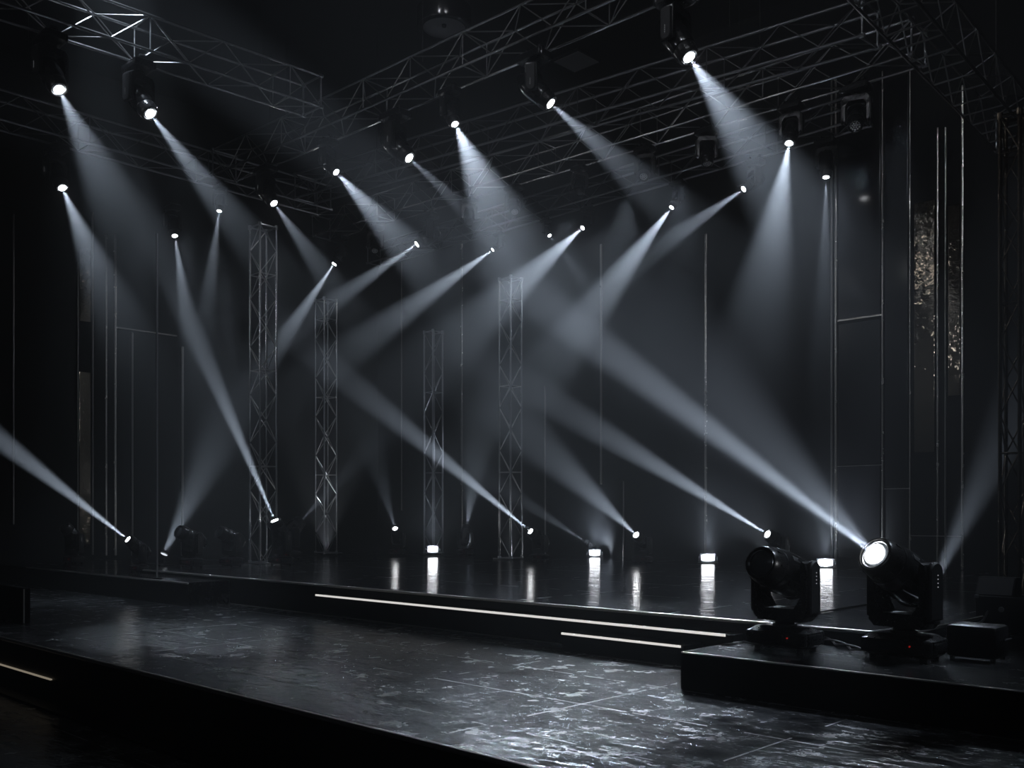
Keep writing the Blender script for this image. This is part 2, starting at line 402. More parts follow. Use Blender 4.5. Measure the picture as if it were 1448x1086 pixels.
f_ = (-13.90 - b.x)/(a.x - b.x); a = b + (a - b)*f_
h_truss('T1', a, b, Vector((0, 1, 0)), 'nearest lattice truss crossing the top of the picture in front of the round ceiling drum', nc=3)
a, b = extend(at_z(790, 173, ZT), at_z(1209, 53, ZT), 0.9, 0.02)
f_ = (-13.90 - b.x)/(a.x - b.x); a = b + (a - b)*f_
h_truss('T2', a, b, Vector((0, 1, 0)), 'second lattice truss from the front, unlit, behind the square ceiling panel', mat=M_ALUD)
a, b = extend(ztr(483, 321), ztr(966, 176), 0.12, 0.47)
b = ztr(1289, 76)
h_truss('T3', a, b, Vector((0, 1, 0)), 'third lattice truss from the front with the brightest lower chord, spanning the stage', nc=3)
a = ztr(520, 372); b = ztr(1215, 168)
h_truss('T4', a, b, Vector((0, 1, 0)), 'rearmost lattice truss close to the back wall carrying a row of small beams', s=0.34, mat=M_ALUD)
a, b = extend(ztr(107, 37), ztr(427, 142), 0.35, 0.10)
h_truss('YL1', a, b, Vector((-1, 0, 0)), 'upper left lattice truss running from the top left corner to the nearest cross truss', nc=2)
a, b = extend(ztr(0, 172), ztr(233, 230), 0.3, 1.35)
a.x = b.x = -13.98
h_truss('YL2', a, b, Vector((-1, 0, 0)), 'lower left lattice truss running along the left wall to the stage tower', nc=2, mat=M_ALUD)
a = at_z(1190, -12, 6.0); b = at_z(1409, 213, 6.0)
h_truss('YR', a, b, Vector((1, 0, 0)), 'right side ladder truss with straight rungs descending to the right edge', bay=0.34, rungs=True, s=0.44, nc=2)

def tower(px, ybase, z0, ytop, w, label, n_x=1, mat=M_ALU):
    base = at_z(px, ybase, z0); d = depth(base); z1 = zpix(ytop, d)
    c = base
    t = empty('truss_tower', label, 'truss tower', (c.x, c.y, z0 + .001), 0, 'upright truss towers')
    # tower sides along X / Y
    MB().box((0, 0, 0.012), (w + 0.16, w + 0.16, 0.02), bevel=0.004).build('base_plate', M_ALU, t, False)
    A = Vector((c.x - w/2, c.y - w/2, z0 + 0.024)); B = Vector((c.x - w/2, c.y - w/2, z1))
    truss_parts(t, A, B, Vector((1, 0, 0)), Vector((0, 1, 0)), w, 0.36, cr=0.018, br=0.008, mat=mat)
    return t
tower(372, 797, Z_STAGE, 322, 0.28, 'tall truss tower rising to the overhead rig behind the moving head with the steep beam')
tower(461, 783, Z_STAGE, 425, 0.28, 'brightest free-standing truss tower, its open top well below the rig')
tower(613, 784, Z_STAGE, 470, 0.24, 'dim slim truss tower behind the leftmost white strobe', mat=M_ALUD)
tower(722, 791, Z_STAGE, 395, 0.26, 'slim free-standing truss tower left of centre behind the beam of the central moving head')
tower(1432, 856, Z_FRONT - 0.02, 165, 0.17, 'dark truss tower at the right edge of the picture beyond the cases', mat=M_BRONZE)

# free standing pole at wing front
p = at_z(222, 818, Z_WING); d = depth(p)
t = empty('vertical_pole', 'thin metal pole standing at the front of the side platform', 'pole', p)
MB().cyl((0, 0, 0.012), (0, 0, zpix(330, d) - Z_WING), 0.013, 8).build('shaft', M_ALUD, t)
MB().cyl((0, 0, 0.001), (0, 0, 0.012), 0.06, 16).build('foot', M_MATT, t)

# ------------------------------------------------------------------ moving head light: shared meshes
def rounded_slab(pts): return pts
def make_meshes():
    D = {}
    # base: chamfered plinth with corner bumpers
    m = MB()
    def oct_(w, d, c): return [(-w+c, -d), (w-c, -d), (w, -d+c), (w, d-c), (w-c, d), (-w+c, d), (-w, d-c), (-w, -d+c)]
    def loft(rings):
        R = [[m.bm.verts.new((x, y, z)) for x, y in poly] for poly, z in rings]
        for A, B in zip(R, R[1:]):
            for i in range(8): m.bm.faces.new((A[i], A[(i+1) % 8], B[(i+1) % 8], B[i]))
        m.bm.faces.new(R[0][::-1]); m.bm.faces.new(R[-1])
    loft([(oct_(.185, .115, .035), .024), (oct_(.205, .132, .04), .040), (oct_(.21, .137, .042), .075), (oct_(.205, .132, .04), .118), (oct_(.17, .105, .04), .145), (oct_(.12, .085, .03), .150)])
    for sx in (-1, 1):      # bumpers / side grips
        m.box((sx*.196, 0, .078), (.038, .19, .062), bevel=.014)
        for sy in (-1, 1): m.box((sx*.172, sy*.112, .08), (.062, .05, .088), bevel=.016)
    D['base'] = m.mesh('base', M_BLACK)
    m = MB(); m.box((-.045, -.1385, .084), (.10, .010, .044), bevel=.004); D['display'] = m.mesh('display', M_DISP)
    m = MB()
    for k in range(4): m.cyl((.03 + (k % 2)*.022, -.136, .097 - (k//2)*.024), (.03 + (k % 2)*.022, -.144, .097 - (k//2)*.024), .007, 10)
    D['buttons'] = m.mesh('button_pad', M_MATT)
    m = MB(); m.cyl((.088, -.137, .088), (.088, -.1425, .088), .005, 10); D['led'] = m.mesh('indicator', M_REDLED)
    m = MB(); m.cyl((0, 0, 0), (0, 0, .026), .02, 12, .024); D['foot'] = m.mesh('foot', M_RUBB)
    m = MB(); m.lathe([(0, .148), (.075, .148), (.075, .160), (.06, .163), (.06, .182), (0, .182)], 24); D['neck'] = m.mesh('pan_bearing', M_MATT)
    # yoke: U with chamfered opening
    o = [(-.185, .215), (-.150, .180), (.150, .180), (.185, .215), (.192, .50), (.180, .548), (.160, .560), (.150, .548), (.147, .33), (.105, .262), (-.105, .262), (-.147, .33), (-.150, .548), (-.160, .560), (-.180, .548), (-.192, .50)]
    m = MB()
    yy = .075
    R = []
    for y, k in ((-yy, .93), (-yy + .014, 1.0), (yy - .014, 1.0), (yy, .93)):
        cx, cz = 0, .37
        R.append([m.bm.verts.new((x*(1 if abs(k-1) < .01 else .985), y, cz + (z-cz)*(1 if abs(k-1) < .01 else .99))) for x, z in o])
    n = len(o)
    for A, B in zip(R, R[1:]):
        for i in range(n): m.bm.faces.new((A[i], A[(i+1) % n], B[(i+1) % n], B[i]))
    m.bm.faces.new(R[0][::-1]); m.bm.faces.new(R[-1])
    D['yoke'] = m.mesh('yoke', M_BLACK)
    # arm covers (rounded top slabs on the outside of each arm)
    for sx, nm in ((-1, 'arm_l'), (1, 'arm_r')):
        m = MB(); w = .060; top = .505
        prof = [(-w, .235), (w, .235), (w, top)] + [(w*math.cos(a), top + w*math.sin(a)) for a in [PI*i/10 for i in range(1, 10)]] + [(-w, top)]
        x0, x1 = sorted((sx*.188, sx*.212))
        def scaled(k, x): return [m.bm.verts.new((x, y*k, .38 + (z-.38)*(1 - (1-k)*.35))) for y, z in prof]
        rings = [scaled(1.0, sx*.186), scaled(1.0, sx*.205), scaled(.86, sx*.214)]
        for A, B in zip(rings, rings[1:]):
            for i in range(len(A)): m.bm.faces.new((A[i], A[(i+1) % len(A)], B[(i+1) % len(B)], B[i]))
        m.bm.faces.new(rings[0][::-1]); m.bm.faces.new(rings[-1])
        D[nm] = m.mesh('arm_cover', M_MATT)
    m = MB()
    for k in range(4): m.cyl((.2135, .004, .49 - k*.022), (.2165, .004, .49 - k*.022), .003, 8)
    D['dots'] = m.mesh('status_lights', M_TINY)
    # head, pivot at the origin, beam along +Z
    m = MB(); m.lathe([(0, -.262), (.045, -.262), (.075, -.252), (.098, -.215), (.122, -.13), (.134, -.04), (.136, .03), (.132, .10), (.124, .165), (.121, .172), (.116, .174)], 32, 1.0, 1.04)
    D['shell'] = m.mesh('head_shell', M_GLOSS)
    m = MB()
    for k in range(6): m.lathe([(.102 + .012*k*.5, -.205 + k*.016), (.106 + .0125*k*.5, -.200 + k*.016), (.102 + .012*k*.5, -.196 + k*.016)], 24, 1.0, 1.04)
    for a in (0.6, 2.54, 3.74, 5.68):
        m.box((math.cos(a)*.128, math.sin(a)*.134, .06), (.012, .04, .10), Matrix.Rotation(a, 3, 'Z'), bevel=.003)
    D['fins'] = m.mesh('cooling_ribs', M_MATT)
    m = MB(); m.lathe([(.119, .178), (.123, .184), (.118, .235), (.110, .282), (.102, .296), (.094, .298), (.088, .290), (.085, .262), (.084, .250)], 32)
    for k in range(8):
        a = k*PI/4; m.box((math.cos(a)*.119, math.sin(a)*.119, .222), (.006, .014, .05), Matrix.Rotation(a, 3, 'Z'))
    D['cap'] = m.mesh('front_cap', M_BLACK)
    m = MB(); m.lathe([(.084, .284), (.088, .292), (.083, .295), (.077, .288)], 32); D['bezel'] = m.mesh('lens_bezel', M_RING)
    m = MB(); m.lathe([(.082, .278), (.060, .288), (.035, .295), (0, .298)], 24)
    D['lens'] = m.mesh('lens', M_LENSG)
    m = MB(); m.lathe([(.062, .2985), (.034, .3035), (0, .305)], 12); D['glow'] = m.mesh('lit_lens', M_LAMP)
    # LED wash front: cells
    m = MB(); m.lathe([(.110, .262), (0, .264)], 24); D['plate'] = m.mesh('led_plate', M_MATT)
    m = MB()
    for r_, cnt in ((0, 1), (.036, 6), (.072, 12)):
        for k in range(cnt):
            a = 2*PI*k/max(1, cnt); c = Vector((r_*math.cos(a), r_*math.sin(a), .268))
            g = bmesh.ops.create_uvsphere(m.bm, u_segments=10, v_segments=6, radius=.0165)
            for v in g['verts']: v.co = Vector((v.co.x, v.co.y, v.co.z*.6)) + c
    D['cells'] = m.mesh('lens_cells', M_PIXEL)
    # rigging clamp (base is at local z=0, truss lies at local -z when hung)
    m = MB(); m.box((0, 0, -.012), (.30, .07, .022), bevel=.004); D['omega'] = m.mesh('mounting_bracket', M_MATT)
    return D
D = make_meshes()
PIV = 0.475; FRONT = 0.30

LE = 1950.0    # global beam strength
def shaped(l, throw):
    """lamp optics: full strength inside its throw, dropping off quickly beyond it"""
    l.use_nodes = True; nt = l.node_tree; em = nt.nodes['Emission']
    lf = nt.nodes.new('ShaderNodeLightFalloff'); lf.inputs['Strength'].default_value = 1.0
    m1 = nt.nodes.new('ShaderNodeMath'); m1.operation = 'DIVIDE'; m1.inputs[1].default_value = throw*throw; nt.links.new(lf.outputs['Constant'], m1.inputs[0])
    m2 = nt.nodes.new('ShaderNodeMath'); m2.operation = 'POWER'; m2.inputs[1].default_value = 1.7; nt.links.new(m1.outputs[0], m2.inputs[0])
    m3 = nt.nodes.new('ShaderNodeMath'); m3.operation = 'ADD'; m3.inputs[1].default_value = 1.0; nt.links.new(m2.outputs[0], m3.inputs[0])
    m4 = nt.nodes.new('ShaderNodeMath'); m4.operation = 'DIVIDE'; m4.inputs[0].default_value = 1.0; nt.links.new(m3.outputs[0], m4.inputs[1])
    nt.links.new(m4.outputs[0], em.inputs['Strength'])
def beam_light(parent, M, energy, angle, blend=0.85, radius=0.04, col=BEAMC, throw=2.0):
    l = bpy.data.lights.new('beam', 'SPOT'); l.energy = energy; l.spot_size = math.radians(angle); l.spot_blend = blend
    l.shadow_soft_size = radius; l.color = col
    if throw: shaped(l, throw)
    o = bpy.data.objects.new('beam', l); C.objects.link(o); o.parent = parent
    o.matrix_local = M
    return o
def mh(label, root, s, hang, direction, lit, inten=1.0, ang=12, base_rz=0.0, wash=False, group=None, hang_z=None, lamp=None, blend=0.85, detail=True, throw=None, halo=False):
    """a moving head; root = base point on the floor (or mounting point when hung)"""
    t = empty('moving_head', label, 'moving head light', root, group=group)
    R = (Matrix.Rotation(PI, 4, 'X') if hang else Matrix.Identity(4))
    t.matrix_local = Matrix.Translation(root) @ Matrix.Rotation(base_rz, 4, 'Z') @ R @ Matrix.Scale(s, 4)
    d = (Matrix.Rotation(base_rz, 3, 'Z') @ R.to_3x3()).inverted() @ Vector(direction).normalized()
    pan = math.atan2(d.x, -d.y); tilt = math.atan2(math.hypot(d.x, d.y), d.z)
    # the yoke is symmetrical, keep pan within a quarter turn so the display side faces forward
    P = Matrix.Rotation(pan, 4, 'Z')
    b = obj('base', D['base'], t)
    obj('display', D['display'], b); obj('button_pad', D['buttons'], b)
    if detail: obj('indicator', D['led'], b)
    if not hang:
        for sx in (-1, 1):
            for sy in (-1, 1): obj('foot', D['foot'], b, Matrix.Translation((sx*.145, sy*.085, 0)))
    obj('pan_bearing', D['neck'], t)
    y = obj('yoke', D['yoke'], t, P)
    for nm in ('arm_l', 'arm_r'): obj('arm_cover', D[nm], y)
    if detail: obj('status_lights', D['dots'], y)
    h = obj('head', D['shell'], t, P @ Matrix.Translation((0, 0, PIV)) @ Matrix.Rotation(tilt, 4, 'X'))
    obj('cooling_ribs', D['fins'], h); obj('front_cap', D['cap'], h)
    if wash:
        obj('led_plate', D['plate'], h, Matrix.Scale(.78, 4, (1, 0, 0)) @ Matrix.Scale(.78, 4, (0, 1, 0)))
        obj('lens_cells', D['cells'], h, Matrix.Scale(.92, 4, (1, 0, 0)) @ Matrix.Scale(.92, 4, (0, 1, 0)))
    else:
        obj('lens', D['lens'], h)
    obj('lens_bezel', D['bezel'], h)
    if lit:
        obj('lit_lens', D['glow'], h)
        tip = Vector(root) + Vector((0, 0, (-PIV if hang else PIV)*s)) + Vector(direction).normalized()*0.292*s
        dd = depth(tip)
        e = LE*inten*(dd/12.0)/math.tan(math.radians(ang)*0.5)
        beam_light(h, Matrix.Translation((0, 0, .312)) @ Matrix.Rotation(PI, 4, 'X'), e, ang, blend, radius=.015, throw=throw or (1.9 if hang else 3.0))
        if halo: beam_light(h, Matrix.Translation((0, 0, .312)) @ Matrix.Rotation(PI + math.radians(-6), 4, 'X'), e*.065, ang + 17, 1.0, radius=.015, throw=3.2)
    if hang:
        obj('mounting_bracket', D['omega'], t)
        for sx in (-1, 1):
            L_ = max(.03, (hang_z - root[2])/s)
            m = MB(); m.cyl((sx*.11, 0, -.02), (sx*.11, 0, -L_ + .04), .014, 8)
            m.box((sx*.11, 0, -L_ + .05), (.05, .09, .04), bevel=.01)
            m.build('clamp', M_MATT, t)
    return t

def dir_to(lens, ex, ey, k):
    """unit direction from a lens towards what is seen at (ex,ey) with a depth change of k metres per unit lateral move"""
    d0 = depth(lens); e = at_d(ex, ey, d0); lat = (e - lens).length
    e = at_d(ex, ey, max(1.0, d0 + k*lat))
    return (e - lens).normalized()

def hang(key, px, py, ex, ey, k, ang, inten, label, s=1.0, lit=True, wash=False, **kw):
    A, B, zb = TR[key]
    ax = 1 if key[0] == 'T' else 0
    d = 12.0; s0 = s
    for _ in range(12):
        lens = at_d(px, py, d); dr = dir_to(lens, ex, ey, k)
        s = min(s0, (zb - 0.07 - lens.z)/(PIV - dr.z*0.285))
        pivot = lens - dr*0.285*s; root = pivot + Vector((0, 0, PIV*s))
        o = 1 - ax
        f = (root[o] - A[o])/(B[o] - A[o]) if abs(B[o] - A[o]) > 1e-6 else 0
        want = A[ax] + (B[ax] - A[ax])*f
        d += (want - root[ax])/ray(px, py)[ax]
    return mh(label, root, s, True, dr, lit, inten, ang, wash=wash, hang_z=zb, group='moving heads hanging from the rig', **kw)

# ---- hung from the nearest cross truss
hang('T1', 247, 333, 268, 470, -0.3, 13, 0.30, 'hanging moving head at the low left end of the nearest truss, faint beam falling')
hang('T1', 310, 298, 297, 400, -0.3, 13, 0.20, 'small dim hanging moving head with a faint downward beam beside the crossing trusses')
hang('T1', 387, 287, 425, 340, -0.3, 18, 0.20, 'hanging moving head with a short weak beam above the tall truss tower')
hang('T1', 475, 243, 560, 335, -0.35, 22, 0.75, 'bright hanging moving head beaming down right, second bright one left of the brightest')
hang('T1', 578, 223, 640, 280, -0.3, 16, 0.16, 'dim hanging moving head just left of the brightest lamp on the nearest truss')
hang('T1', 643, 175, 705, 310, -0.45, 30, 1.25, 'brightest hanging moving head, its broad beam falling at the centre of the picture', lamp='big')
hang('T1', 778, 146, 880, 235, -0.2, 20, 0.45, 'big dark side-on moving head under the nearest truss, left of the square ceiling panel', s=1.1)
hang('T1', 974, 80, 1060, 205, -0.4, 27, 1.15, 'highest lit moving head at the top right with a broad beam falling right', s=1.1)
# ---- left trusses
hang('YL1', 83, 126, 165, 290, -0.35, 24, 0.42, 'hanging moving head at the upper left corner beaming down right', s=0.9)
hang('YL1', 212, 160, 345, 330, -0.35, 15, 0.50, 'large-lensed moving head on the upper left truss, beam crossing the nearest truss')
hang('YL2', 88, 265, 150, 410, -0.3, 22, 0.50, 'moving head under the lower left truss, beam falling along the left wall', s=0.9)
# ---- third truss
hang('T3', 1116, 202, 1085, 380, -0.4, 22, 1.05, 'bright moving head with a printed base hanging at the right end of the bright truss', s=1.05)
hang('T3', 590, 345, 495, 410, -0.2, 14, 0.50, 'small bright moving head beaming down left, first on the bright truss right of the towers', s=0.85)
hang('T3', 473, 373, 400, 480, -0.2, 14, 0.60, 'small moving head above the free-standing tower beaming down left across it', s=0.85)
hang('T3', 1209, 178, 1200, 250, -1.2, 14, 0, 'unlit round-lensed wash light at the right end of the bright truss by the wall panels', lit=False, wash=True, s=1.0)
hang('T3', 910, 250, 895, 320, -1.2, 14, 0, 'unlit wash light with a visible cell pattern hanging right of centre on the bright truss', lit=False, wash=True)
hang('T3', 1000, 232, 1003, 300, -0.5, 14, 0, 'unlit dark wash light half hidden in the broad beam at the right', lit=False, wash=True)
hang('T3', 728, 300, 736, 350, -1.2, 14, 0, 'unlit wash light glinting inside the brightest beam', lit=False, wash=True)
hang('T3', 820, 275, 822, 340, -0.3, 14, 0, 'unlit dark moving head pointing straight down between the two wash lights on the bright truss', lit=False)
hang('T3', 663, 318, 660, 380, -0.4, 14, 0, 'unlit dark moving head left of the brightest beam on the bright truss', lit=False)
hang('T3', 530, 355, 526, 400, -1.0, 14, 0, 'small unlit wash light at the left part of the bright truss', lit=False, wash=True, s=0.8)
# ---- rear truss
hang('T4', 697, 353, 560, 450, -0.2, 15, 0.85, 'moving head on the rear truss throwing a long beam down left over the central tower', s=0.85, throw=2.7)
hang('T4', 824, 322, 735, 402, -0.55, 19, 0.95, 'moving head on the rear truss beaming down left, first left of the thin wall strip', s=0.9, throw=2.7)
hang('T4', 950, 293, 868, 400, -0.2, 19, 1.05, 'moving head on the rear truss with a dense beam falling down left, right of centre', s=0.95, throw=2.7)
hang('T4', 1052, 267, 945, 340, -0.2, 15, 0.42, 'moving head on the rear truss with a softer flat beam, second from the right', s=0.9)
hang('T4', 1168, 250, 1166, 360, -0.1, 11, 0.22, 'small moving head at the right end of the rear truss with a thin vertical beam', s=0.85)
hang('T4', 777, 333, 792, 352, -0.8, 14, 0.06, 'tiny lit moving head on the rear truss between the two dense left-going beams', s=0.75)

# ---- standing heads
def stand(px, py, z, ex, ey, k, ang, inten, label, s=0.8, lit=True, lenspx=None, **kw):
    root = at_z(px, py, z); root.z = z + 0.001
    lens = root + Vector((0, 0, PIV*s + 0.1*s))
    dr = dir_to(lens, ex, ey, k)
    if lit:                         # refine once with the true lens position
        for _ in range(3):
            lens = root + Vector((0, 0, PIV*s)) + dr*0.30*s; dr = dir_to(lens, ex, ey, k)
    return mh(label, root, s, False, dr, lit, inten, ang, group='moving heads standing on the floor', **kw)
stand(1278, 931, Z_FRONT, 850, 490, -0.55, 5.6, 1.6, 'large lit moving head at the right foreground on the black platform', s=1.0, halo=True)
stand(1110, 918, Z_FRONT, 700, 600, -0.85, 8, 0, 'large unlit moving head in the foreground left of the lit one', s=0.98, lit=False)
stand(1101, 803, Z_STAGE, 800, 580, -0.5, 7.5, 1.25, 'lit moving head on the stage mostly hidden behind the large unlit one', s=0.78)
stand(197, 809, Z_WING, 0, 622, -0.5, 9, 1.0, 'small lit moving head on the left side platform throwing a beam off the left edge', s=0.68)
stand(105, 797, Z_WING, 60, 700, -0.6, 9, 0, 'dark unlit moving head farthest left on the side platform', s=0.86, lit=False)
stand(272, 802, Z_STAGE, 150, 690, -0.8, 9, 0, 'unlit moving head nearest the left corner of the stage', s=0.86, lit=False)
stand(328, 800, Z_STAGE, 200, 690, -0.8, 9, 0, 'unlit moving head between the left corner one and the steeply beaming one', s=0.84, lit=False)
stand(398, 799, Z_STAGE, 262, 440, -0.30, 7.5, 1.05, 'lit moving head in front of the tall tower throwing a long steep beam up left', s=0.88)
stand(410, 791, Z_STAGE, 470, 690, 0.6, 16, 0.05, 'dark moving head half hidden behind the steeply beaming one, tilted right', s=0.95)
stand(562, 784, Z_STAGE, 545, 700, -0.9, 18, 0.035, 'small lit moving head near the back wall left of the first strobe', s=0.70)
stand(658, 785, Z_STAGE, 668, 690, 0.3, 30, 0.14, 'small dark moving head near the back wall right of the first strobe, aimed straight up', s=0.72)
stand(763, 793, Z_STAGE, 500, 545, -0.5, 7.5, 1.15, 'lit moving head at the middle of the stage throwing a long beam up left', s=0.74)
stand(909, 796, Z_STAGE, 780, 645, -0.9, 15, 0.36, 'lit moving head at the rear of the stage between the second and third strobes', s=0.70)
stand(836, 787, Z_STAGE, 780, 735, 0.3, 14, 0.10, 'tiny dark moving head squatting left of the second strobe', s=0.42)

# ---- strobes on the stage floor
def strobe(px, py, w, h, ybase, label, e=1.0, up=0.3):
    root = at_z(px, ybase, Z_STAGE); d = depth(root)
    W = w*d/F; H = h*d/F; zc = zpix(py, d) - Z_STAGE
    face = (CAM - root); face.z = 0; rz = math.atan2(face.x, -face.y)
    t = empty('strobe_light', label, 'strobe light', root + Vector((0, 0, .001)), rz, 'strobes along the back of the stage')
    MB().box((0, .035, zc), (W + .05, .06, H + .05), bevel=.008).build('housing', M_MATT, t)
    MB().box((0, .002, zc), (W, .008, H)).build('lamp_panel', M_PANEL, t, False)
    m = MB(); m.box((0, .03, .008), (W + .12, .14, .014), bevel=.003)
    for sx in (-1, 1): m.box((sx*(W/2 + .045), .03, zc/2 + .01), (.014, .03, zc + .02), bevel=.003)
    m.build('bracket', M_MATT, t)
    M = Matrix.Translation((0, -.03, zc)) @ Matrix.Rotation(math.radians(90 + 25), 4, 'X')
    beam_light(t, M, 0.25*LE*e, 140, 1.0, 0.05, throw=1.5)
    if up > 0:
        M = Matrix.Translation((0, -.02, zc + H/2 + .05)) @ Matrix.Rotation(math.radians(172), 4, 'X')
        beam_light(t, M, LE*up, 46, 1.0, 0.03, throw=0.8)
    return t
strobe(612, 777, 13, 7, 787, 'leftmost lit white strobe at the foot of the dim tower', .9, 0.15)
strobe(841, 782, 14, 6, 788, 'lit white strobe beside the tiny squatting moving head, second from the left', 1.0, 0.22)
strobe(1001, 789, 17, 7, 797, 'lit white strobe in front of the bright wall strip, third from the left', 1.2, 0.30)
strobe(1167, 796, 19, 7, 803, 'lit white strobe between the two large foreground moving heads', 1.2, 0.30)

# ---- small floor uplights (beam without a visible big head)
def uplight(px, py, z, ex, ey, k, ang, inten, label):
    root = at_z(px, py, z); root.z = z + .001
    t = empty('uplight', label, 'floor uplight', root)
    lens = root + Vector((0, 0, .16)); dr = dir_to(lens, ex, ey, k)
    q = dr.to_track_quat('Z', 'Y').to_matrix().to_4x4()
    MB().box((0, 0, .012), (.16, .16, .022), bevel=.004).build('base', M_MATT, t)
    m = MB()
    for sx in (-1, 1): m.box((sx*.075, 0, .075), (.012, .04, .13), bevel=.003)
    m.build('bracket', M_MATT, t)
    h = MB().lathe([(0, -.08), (.05, -.08), (.062, -.04), (.066, .06), (.058, .06), (.056, .04)], 20).build('can', M_GLOSS, t); h.matrix_local = Matrix.Translation((0, 0, .13)) @ q
    l = MB().lathe([(.056, .045), (0, .047)], 20).build('lens', M_LAMPS, h)
    beam_light(h, Matrix.Translation((0, 0, .07)) @ Matrix.Rotation(PI, 4, 'X'), LE*inten*(depth(lens)/12)/math.tan(math.radians(ang)/2), ang, 1.0, throw=2.0)
    return t
uplight(230, 800, Z_WING, 292, 655, -0.2, 24, 0.30, 'small can uplight on the stage beside the left corner moving head, soft beam rising right')
uplight(1318, 850, Z_FRONT - .02, 1392, 670, 0.0, 20, 0.30, 'small can uplight hidden behind the large lit moving head, soft beam rising right')

# ------------------------------------------------------------------ ceiling fittings
p = at_d(628, 40, 13.8)
t = empty('ceiling_drum', 'round drum lamp under the ceiling above the nearest truss', 'ceiling lamp', p)
MB().lathe([(.30, 0), (.375, 0), (.385, .02), (.385, .26), (.37, .28), (.0, .28)], 40).build('drum', M_GLOSS, t)
MB().lathe([(.36, .006), (.25, .045), (.10, .05), (0, .05)], 40).build('reflector', M_GREYP, t)
MB().lathe([(0, .02), (.03, .02), (.035, .05)], 16).build('knob', M_RING, t)
MB().cyl((0, 0, .28), (0, 0, Z_CEIL - p.z), .03, 12).build('stem', M_MATT, t)
def cpanel(px, py, w, d_, label):
    p = at_z(px, py, Z_CEIL)
    t = empty('ceiling_panel', label, 'ceiling panel', (p.x, p.y, Z_CEIL))
    MB().box((0, 0, -.02), (w, d_, .036), bevel=.004).build('frame', M_MATT, t, False)
    MB().box((0, 0, -.042), (w*.86, d_*.86, .01)).build('diffuser', M_GREYP, t, False)
cpanel(815, 84, .62, .62, 'square grey panel on the ceiling right of the big side-on moving head')
cpanel(1098, 28, 1.1, .5, 'long dim panel on the ceiling above the right end of the trusses')

# ------------------------------------------------------------------ cases, monitor and cables at the right
p = at_z(1382, 932, Z_FRONT)
t = empty('equipment_case', 'black rounded flight case on the platform right of the large lit moving head', 'case', (p.x, p.y, Z_FRONT + .001))
MB().box((0, 0, .108), (.28, .22, .185), bevel=.022).build('case_body', M_CASE, t)
m = MB(); m.tube([(.142, -.06, .12), (.162, -.06, .125), (.162, .06, .125), (.142, .06, .12)], .006); m.build('handle', M_MATT, t)
for sx in (-1, 1):
    for sy in (-1, 1): MB().cyl((sx*.11, sy*.08, 0), (sx*.11, sy*.08, .02), .015, 10).build('foot', M_RUBB, t)
p = at_z(1434, 893, Z_FRONT - .02)
t = empty('amplifier_rack', 'larger black rack case standing behind the rounded case at the right edge', 'case', (p.x, p.y, Z_FRONT - .019))
MB().box((0, 0, .135), (.42, .36, .25), bevel=.008).build('rack_body', M_CASE, t)
m = MB(); m.lathe([(.014, 0), (.02, .003), (.02, .009), (.013, .011), (0, .009)], 16)
k = m.build('latch', M_ALUD, t); k.matrix_local = Matrix.Translation((-.03, -.181, .17)) @ Matrix.Rotation(PI/2, 4, 'X')
for sx in (-1, 1):
    for z in (.015, .255): MB().box((sx*.20, -.172, z), (.03, .03, .026), bevel=.005).build('corner_guard', M_ALUD, t)
rp = p
t = empty('stage_monitor', 'small grey-fronted wedge monitor resting on top of the rack case', 'monitor speaker', (rp.x - .10, rp.y - .02, Z_FRONT + .243))
MB().prism([(-.10, 0), (.10, 0), (.08, .13), (-.03, .13)], 'x', -.13, .13).build('cabinet', M_MATT, t, False)
MB().prism([(-.104, .006), (-.098, .006), (-.034, .124), (-.040, .124)], 'x', -.12, .12).build('grille', M_GRILL, t, False)
def cable(label, pts, r=.007, n=8):
    P = [Vector(p) for p in pts]; out = []
    for i in range(len(P) - 1):
        p0 = P[max(i-1, 0)]; p1 = P[i]; p2 = P[i+1]; p3 = P[min(i+2, len(P)-1)]
        for k in range(n):
            t_ = k/n
            out.append(.5*((2*p1) + (p2-p0)*t_ + (2*p0 - 5*p1 + 4*p2 - p3)*t_*t_ + (3*p1 - p0 - 3*p2 + p3)*t_**3))
    out.append(P[-1])
    return tag(MB().tube(out, r).build('cable', M_CABLE), label, 'cable')
zf = Z_FRONT + .008
A = at_z(1160, 905, zf); B = at_z(1222, 925, zf)
for k in range(2):
    pts = []
    for i in range(9):
        f = i/8; q = A.lerp(B, f); ph = f*9 + k*PI
        pts.append(q + Vector((.016*math.sin(ph), .016*math.sin(ph), .016 + .010*math.cos(ph))))
    cable(('twisted black cable between the two large foreground moving heads, upper strand', 'twisted black cable between the two large foreground moving heads, lower strand')[k], pts, .007)
cable('black cable running along the platform from the unlit moving head towards the step', [at_z(1066, 911, zf), at_z(1050, 908, zf), at_z(1036, 910, zf + .0), at_z(1020, 912, zf)], .006)
a = Vector((-1.9, 5.62, zf)); 
cable('black cable arching from the large lit moving head to the rack case', [at_z(1336, 905, zf), at_d(1345, 893, 6.0), at_d(1368, 886, 6.2), at_d(1388, 879, 6.4), (rp.x - .12, rp.y - .19, Z_FRONT + .13)], .009)
zs_ = Z_STAGE + .006
cable('black cable lying on the stage behind the two large moving heads', [at_z(1155, 866, zs_), at_z(1180, 862, zs_), at_z(1210, 857, zs_), at_z(1240, 852, zs_), at_z(1265, 845, zs_)], .006)

